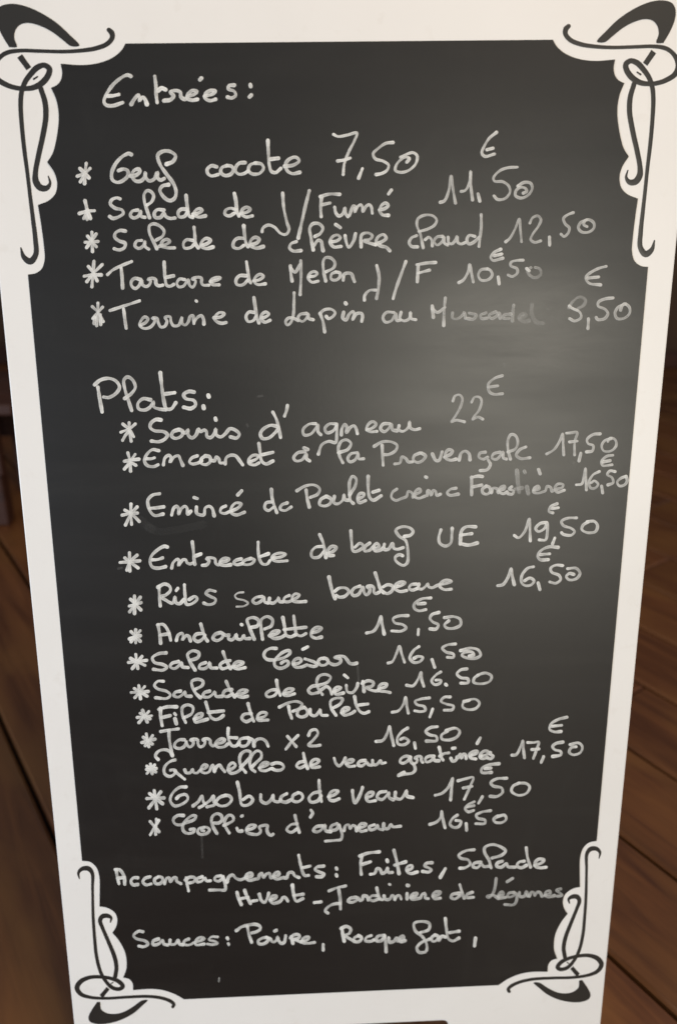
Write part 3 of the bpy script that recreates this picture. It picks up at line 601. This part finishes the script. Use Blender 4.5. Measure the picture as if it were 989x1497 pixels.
("€", 4.5, .88, "W: 684,59 640,71 605,95 602,118 625,130 655,128|610,103 659,98"),
("*", 4.9, .95, "U: 118,347 130,434|83,385 164,382|96,361 157,409|149,353 93,429"),
("Ossobuco", 4.9, .94, "U: 270,329 240,331 205,361 195,395 215,420 255,410 280,386 270,366 240,371 226,384|305,420 330,400 348,372 353,395 358,414 335,428|365,410 390,390 403,372 405,395 408,414 372,425|460,369 430,381 415,405 435,420 470,415 490,390 480,373 460,369|518,307 528,350 540,415 570,415 592,391 575,373 545,390|630,367 632,395 655,408 680,390 690,367 693,395 716,400 726,392|755,361 730,376 726,395 750,402 775,391|810,356 785,371 785,395 810,400 832,380 825,361 810,356"),
("de", 4.9, .93, "U: 915,351 880,361 862,385 872,402 905,395 920,372|910,297 912,340 922,399|V: 166,376 195,365 212,349 190,346 168,366 170,390 190,395 215,386"),
("veau", 4.9, .92, "V: 280,347 283,380 292,406 315,370 328,332|346,381 375,370 380,356 360,356 345,376 355,398 390,395|440,351 410,356 398,378 420,390 445,370 455,356 456,380 475,390|486,356 486,380 510,388 530,365 540,347 541,372 570,380"),
("17,50", 4.7, .86, "W: 51,435 85,425 115,395 135,352 130,400 125,457|161,365 200,355 234,349 220,390 191,454|186,400 227,392|278,442 259,473|394,353 345,356 318,375 330,390 370,400 375,420 350,440 316,440|450,376 490,379 505,395 490,425 450,435 418,415 425,391 455,376"),
("€", 4.4, .80, "W: 357,283 310,289 275,306 275,325 320,325|290,308 318,304"),
("*", 4.5, .90, "U: 128,484 125,557|99,496 140,544|139,491 99,559"),
("Collier", 4.7, .82, "i: 210,36 165,36 130,66 140,100 180,112 240,91 300,66 310,39 280,37 235,71 205,120 215,165 255,180 295,165 300,143 267,148|375,131 335,141 325,170 350,188 400,178 420,151 400,131 370,133 355,155 375,160|452,96 495,95 520,71 515,37 480,21 445,41 435,80 450,130 478,178|535,115 580,95 612,71 605,42 575,33 548,61 540,105 555,140 578,176|640,137 650,160 679,160|677,41 683,38|720,152 770,136 790,117 750,111 718,141 720,170 760,185 810,185 830,162 818,128 850,116 884,116 880,150 890,180 915,195 929,186"),
("d'", 4.6, .80, "U: 805,506 775,511 755,535 775,548 805,531|795,467 805,510 815,547|871,441 880,455 869,474"),
("agneau", 4.6, .80, "V: 135,516 105,521 92,540 115,545 140,525 148,512 151,540 175,544|205,506 180,516 175,535 200,535 215,516|216,512 230,560 224,582 200,586 150,590|240,539 246,516 262,511 268,530 281,514 295,521 299,539|305,527 335,520 345,509 322,506 308,526 320,542 346,538|385,511 360,521 365,535 390,530 400,514 406,530 425,535|430,507 430,525 450,530 465,510 472,520 510,518"),
("16,50", 4.6, .82, "W: 26,575 55,565 75,545 82,512 88,550 98,591|157,531 135,546 122,575 140,590 165,585 175,561 151,556|200,572 202,603|317,509 275,516 248,531 255,545 290,555 290,570 246,572|355,536 385,531 392,550 375,565 340,565 332,551 350,536"),
("€", 4.2, .80, "W: 239,466 210,481 195,500 210,515 235,508|206,492 237,485"),
("Accompagnements:", 4.7, .93, "X: 67,167 72,200 80,234|62,166 85,169 105,200 108,237|75,208 105,205|170,206 150,206 138,222 148,240 170,238|230,201 205,209 195,225 210,240 235,235|270,201 252,213 255,232 275,235 292,218 285,203 270,201|300,234 309,209 322,206 328,225 342,207 355,206 358,222 378,234|404,207 408,235 415,269|400,216 420,203 445,206 440,225 421,230|480,201 455,211 455,225 478,222 495,206 500,220 520,220|570,196 545,201 540,215 560,222 580,207|581,200 592,240 590,264 560,264 516,265|600,225 609,201 628,192 640,206 665,215 690,205 720,196 718,183 700,186 688,205 705,218 735,212 750,209 756,191 768,184 775,204 790,187 805,184 810,205 826,200 850,191 848,179 830,183 822,200 838,212 870,205 886,206 896,182 915,180 925,195 945,204|Y: 120,97 130,145 148,194 168,194|138,158 175,149|240,149 210,153 198,165 220,178 242,188 230,200 206,200|301,159 303,164|301,191 303,196"),
("Frites,", 4.8, .93, "Y: 421,189 418,140 425,97|415,101 450,88 507,81|425,142 465,129|465,189 485,185 498,161 512,166 520,185 537,178 548,157 551,180 570,180|545,121 547,127|578,74 592,130 602,184|582,145 634,129|640,171 665,159 665,146 645,151 638,170 655,185 690,178|760,133 735,136 725,148 745,158 758,168 745,178 716,175|825,162 801,203"),
("Salade", 4.7, .88, "Z: 304,71 265,76 230,98 240,112 275,120 285,140 260,158 236,160|335,131 305,136 298,152 318,158 340,141 350,152 375,150|390,111 440,95 455,76 430,56 390,46 355,61 355,85 375,120 385,157|440,126 415,136 412,150 435,155 460,137 466,152 500,155|545,126 520,131 510,148 530,158 555,146|555,62 560,105 575,154|596,146 630,133 640,120 615,116 598,132 600,152 620,158 650,155"),
("H-vert", 4.8, .92, "X: 648,277 655,305 668,334|660,308 700,300|685,267 695,295 712,329|723,318 744,315|755,286 765,315 780,325 795,300 800,280|808,313 835,303 838,293 818,293 808,311 820,328 850,322 862,312 868,300 880,301 892,318|Y: 90,242 95,280 108,318 140,306|96,291 141,285|196,325 227,322"),
("Jardinière", 4.6, .80, "k: 46,50 95,31 150,19|105,31 115,95 118,163|115,129 75,133 35,155 23,177 38,189|215,91 180,96 165,115 190,122 225,105 231,92 240,112 256,102 260,82 285,86 292,106|350,81 315,81 300,100 320,112 355,101|345,32 355,75 365,100 380,105|391,82 396,100 415,105 430,98 441,77 455,86 458,103|460,98 475,80 490,81 498,101|535,67 535,100|424,8 428,10|538,15 542,16|558,91 590,81 600,64 575,66 558,86 565,102 602,98 620,92 628,74 645,64 650,75 650,95 668,98|697,84 735,71 745,57 715,56 695,76 705,98 743,95"),
("de", 4.6, .74, "Y: 890,281 860,286 852,300 870,308 895,293|895,240 905,275 915,304|955,276 930,286 925,300 960,300"),
("Légumes", 4.4, .52, "Z: 410,210 405,250 395,280 375,302 365,296 395,290 420,305|420,296 445,286 440,273 422,286 425,305 455,300|463,225 489,209|495,276 470,281 465,298 490,295 505,279 508,315 495,335 451,335|522,277 523,295 545,295 555,273 561,293|570,294 579,276 590,276 595,292 606,276 620,276 630,294|645,291 670,281 668,269 650,273 645,290 660,298 690,292|720,259 700,266 715,278 728,290 706,295"),
("Sauces:", 4.6, .90, "X: 195,466 175,463 150,485 165,500 205,510 220,525 200,538 176,535|270,501 245,511 245,528 270,525 290,507 296,525 315,530|326,506 326,525 350,525 365,506 371,525 387,528|415,501 395,511 392,525 415,530 446,516 475,508 490,499 470,493 450,508 450,528 490,525|601,496 603,500|606,523 608,527"),
("s", 3.4, .85, "X: 555,491 525,491 512,505 540,512 555,522 530,528 506,525"),
("Poivre,", 4.7, .92, "l: 77,144 130,106 200,86 280,77 328,97 333,126 295,155 242,169|195,97 210,180 240,268|400,216 350,226 310,256 320,285 370,285 410,256 418,228 398,216|416,224 446,236 452,255 480,266 508,242 519,212 530,250 555,280 588,270 604,200|487,149 503,141|666,212 680,278|652,221 690,191 740,187 754,206 730,230 692,236 730,252 772,268|775,256 830,246 855,217 825,211 785,236 785,270 840,279 912,270|Y: 238,527 238,553"),
("Rocquefort,", 4.7, .88, "m: 45,97 50,140 60,188|40,101 75,87 105,106 95,135 66,150 95,170 130,190|160,151 130,166 130,190 165,190 180,166 160,151|245,151 215,161 205,185 240,190 264,180|335,147 290,156 280,185 315,185 338,156|339,150 345,200 348,260|366,167 371,195 400,190 420,167 427,190 442,180 470,166 465,152 440,166 445,190 477,185|Y: 705,470 745,455 748,426 710,416 675,426 680,460 715,490 735,525 732,560 700,565 688,545 705,521 750,501|775,481 758,496 765,512 785,505 790,487 775,481|795,505 808,487 825,491|825,402 830,450 840,500 862,510 890,496|846,470 891,463|970,497 965,533"),
]
NAMES = {'*': 'chalk_asterisk', '€': 'chalk_euro_sign'}
wr = random.Random(11)
for text, wd, cover, data in WORDS:
    Rb = Ribbons(); ox, oy, zz = 0, 0, Z_
    for s in data.split('|'):
        if s[1] == ':': ox, oy, zz = WIN[s[0]]; s = s[2:]
        pts = [(ox + x / zz, oy + y / zz) for x, y in ((float(a.split(',')[0]), float(a.split(',')[1])) for a in s.split())]
        ph = wr.uniform(0, 6.3); k = wr.uniform(.92, 1.06)
        path = catmull([(x, y, 0.0) for x, y in pts], 1.4)
        for i, q in enumerate(path):
            q.z = wd * (.93 if text[0].isdigit() else 1.0) * k * (1 + .10 * math.sin(i * .21 + ph) + .06 * math.sin(i * .57 + 2 * ph))
        Rb.stroke(path, min(1.0, cover * 1.05) * wr.uniform(.94, 1.0), mplace, .00068, .00016)
    nm = NAMES.get(text) or ('chalk_price' if text[0].isdigit() else 'chalk_word')
    Rb.build(nm, CHALK, slate, BO)
# ghosts of earlier writing and small scuffs left on the slate
GH = "T: 304,146 307,180 309,214|X: 478,12 480,60 482,108|I: 848,130 868,127|L: 44,497 60,494|K: 646,480 654,482|K: 318,8 320,18|F: 524,434 532,436|I: 795,265 799,273"
for i, s in enumerate(GH.split('|')):
    Rb = Ribbons()
    ox, oy, zz = WIN[s[0]]
    pts = [(ox + float(a.split(',')[0]) / zz, oy + float(a.split(',')[1]) / zz, 3.4) for a in s[2:].split()]
    Rb.stroke(catmull(pts, 1.4), .045, mplace, .00066, .00005)
    Rb.build('chalk_smear', CHALK, slate, BO)
# broad dull marks of a damp finger
SM = "L: 190,300 230,318 300,315 380,300 450,285|X: 560,705 562,690|L: 150,262 175,285 205,305|F: 500,470 540,490 590,488"
for s in SM.split('|'):
    ox, oy, zz = WIN[s[0]]
    pts = [(ox + float(a.split(',')[0]) / zz, oy + float(a.split(',')[1]) / zz, 12.0) for a in s[2:].split()]
    if len(pts) == 2: pts = [(a, b, 2.5) for a, b, c in pts]
    Rb = Ribbons(); Rb.stroke(catmull(pts, 2.0), .30 if len(pts) == 2 else .010, mplace, .00064, .00004)
    Rb.build('chalk_smear', CHALK, slate, BO)
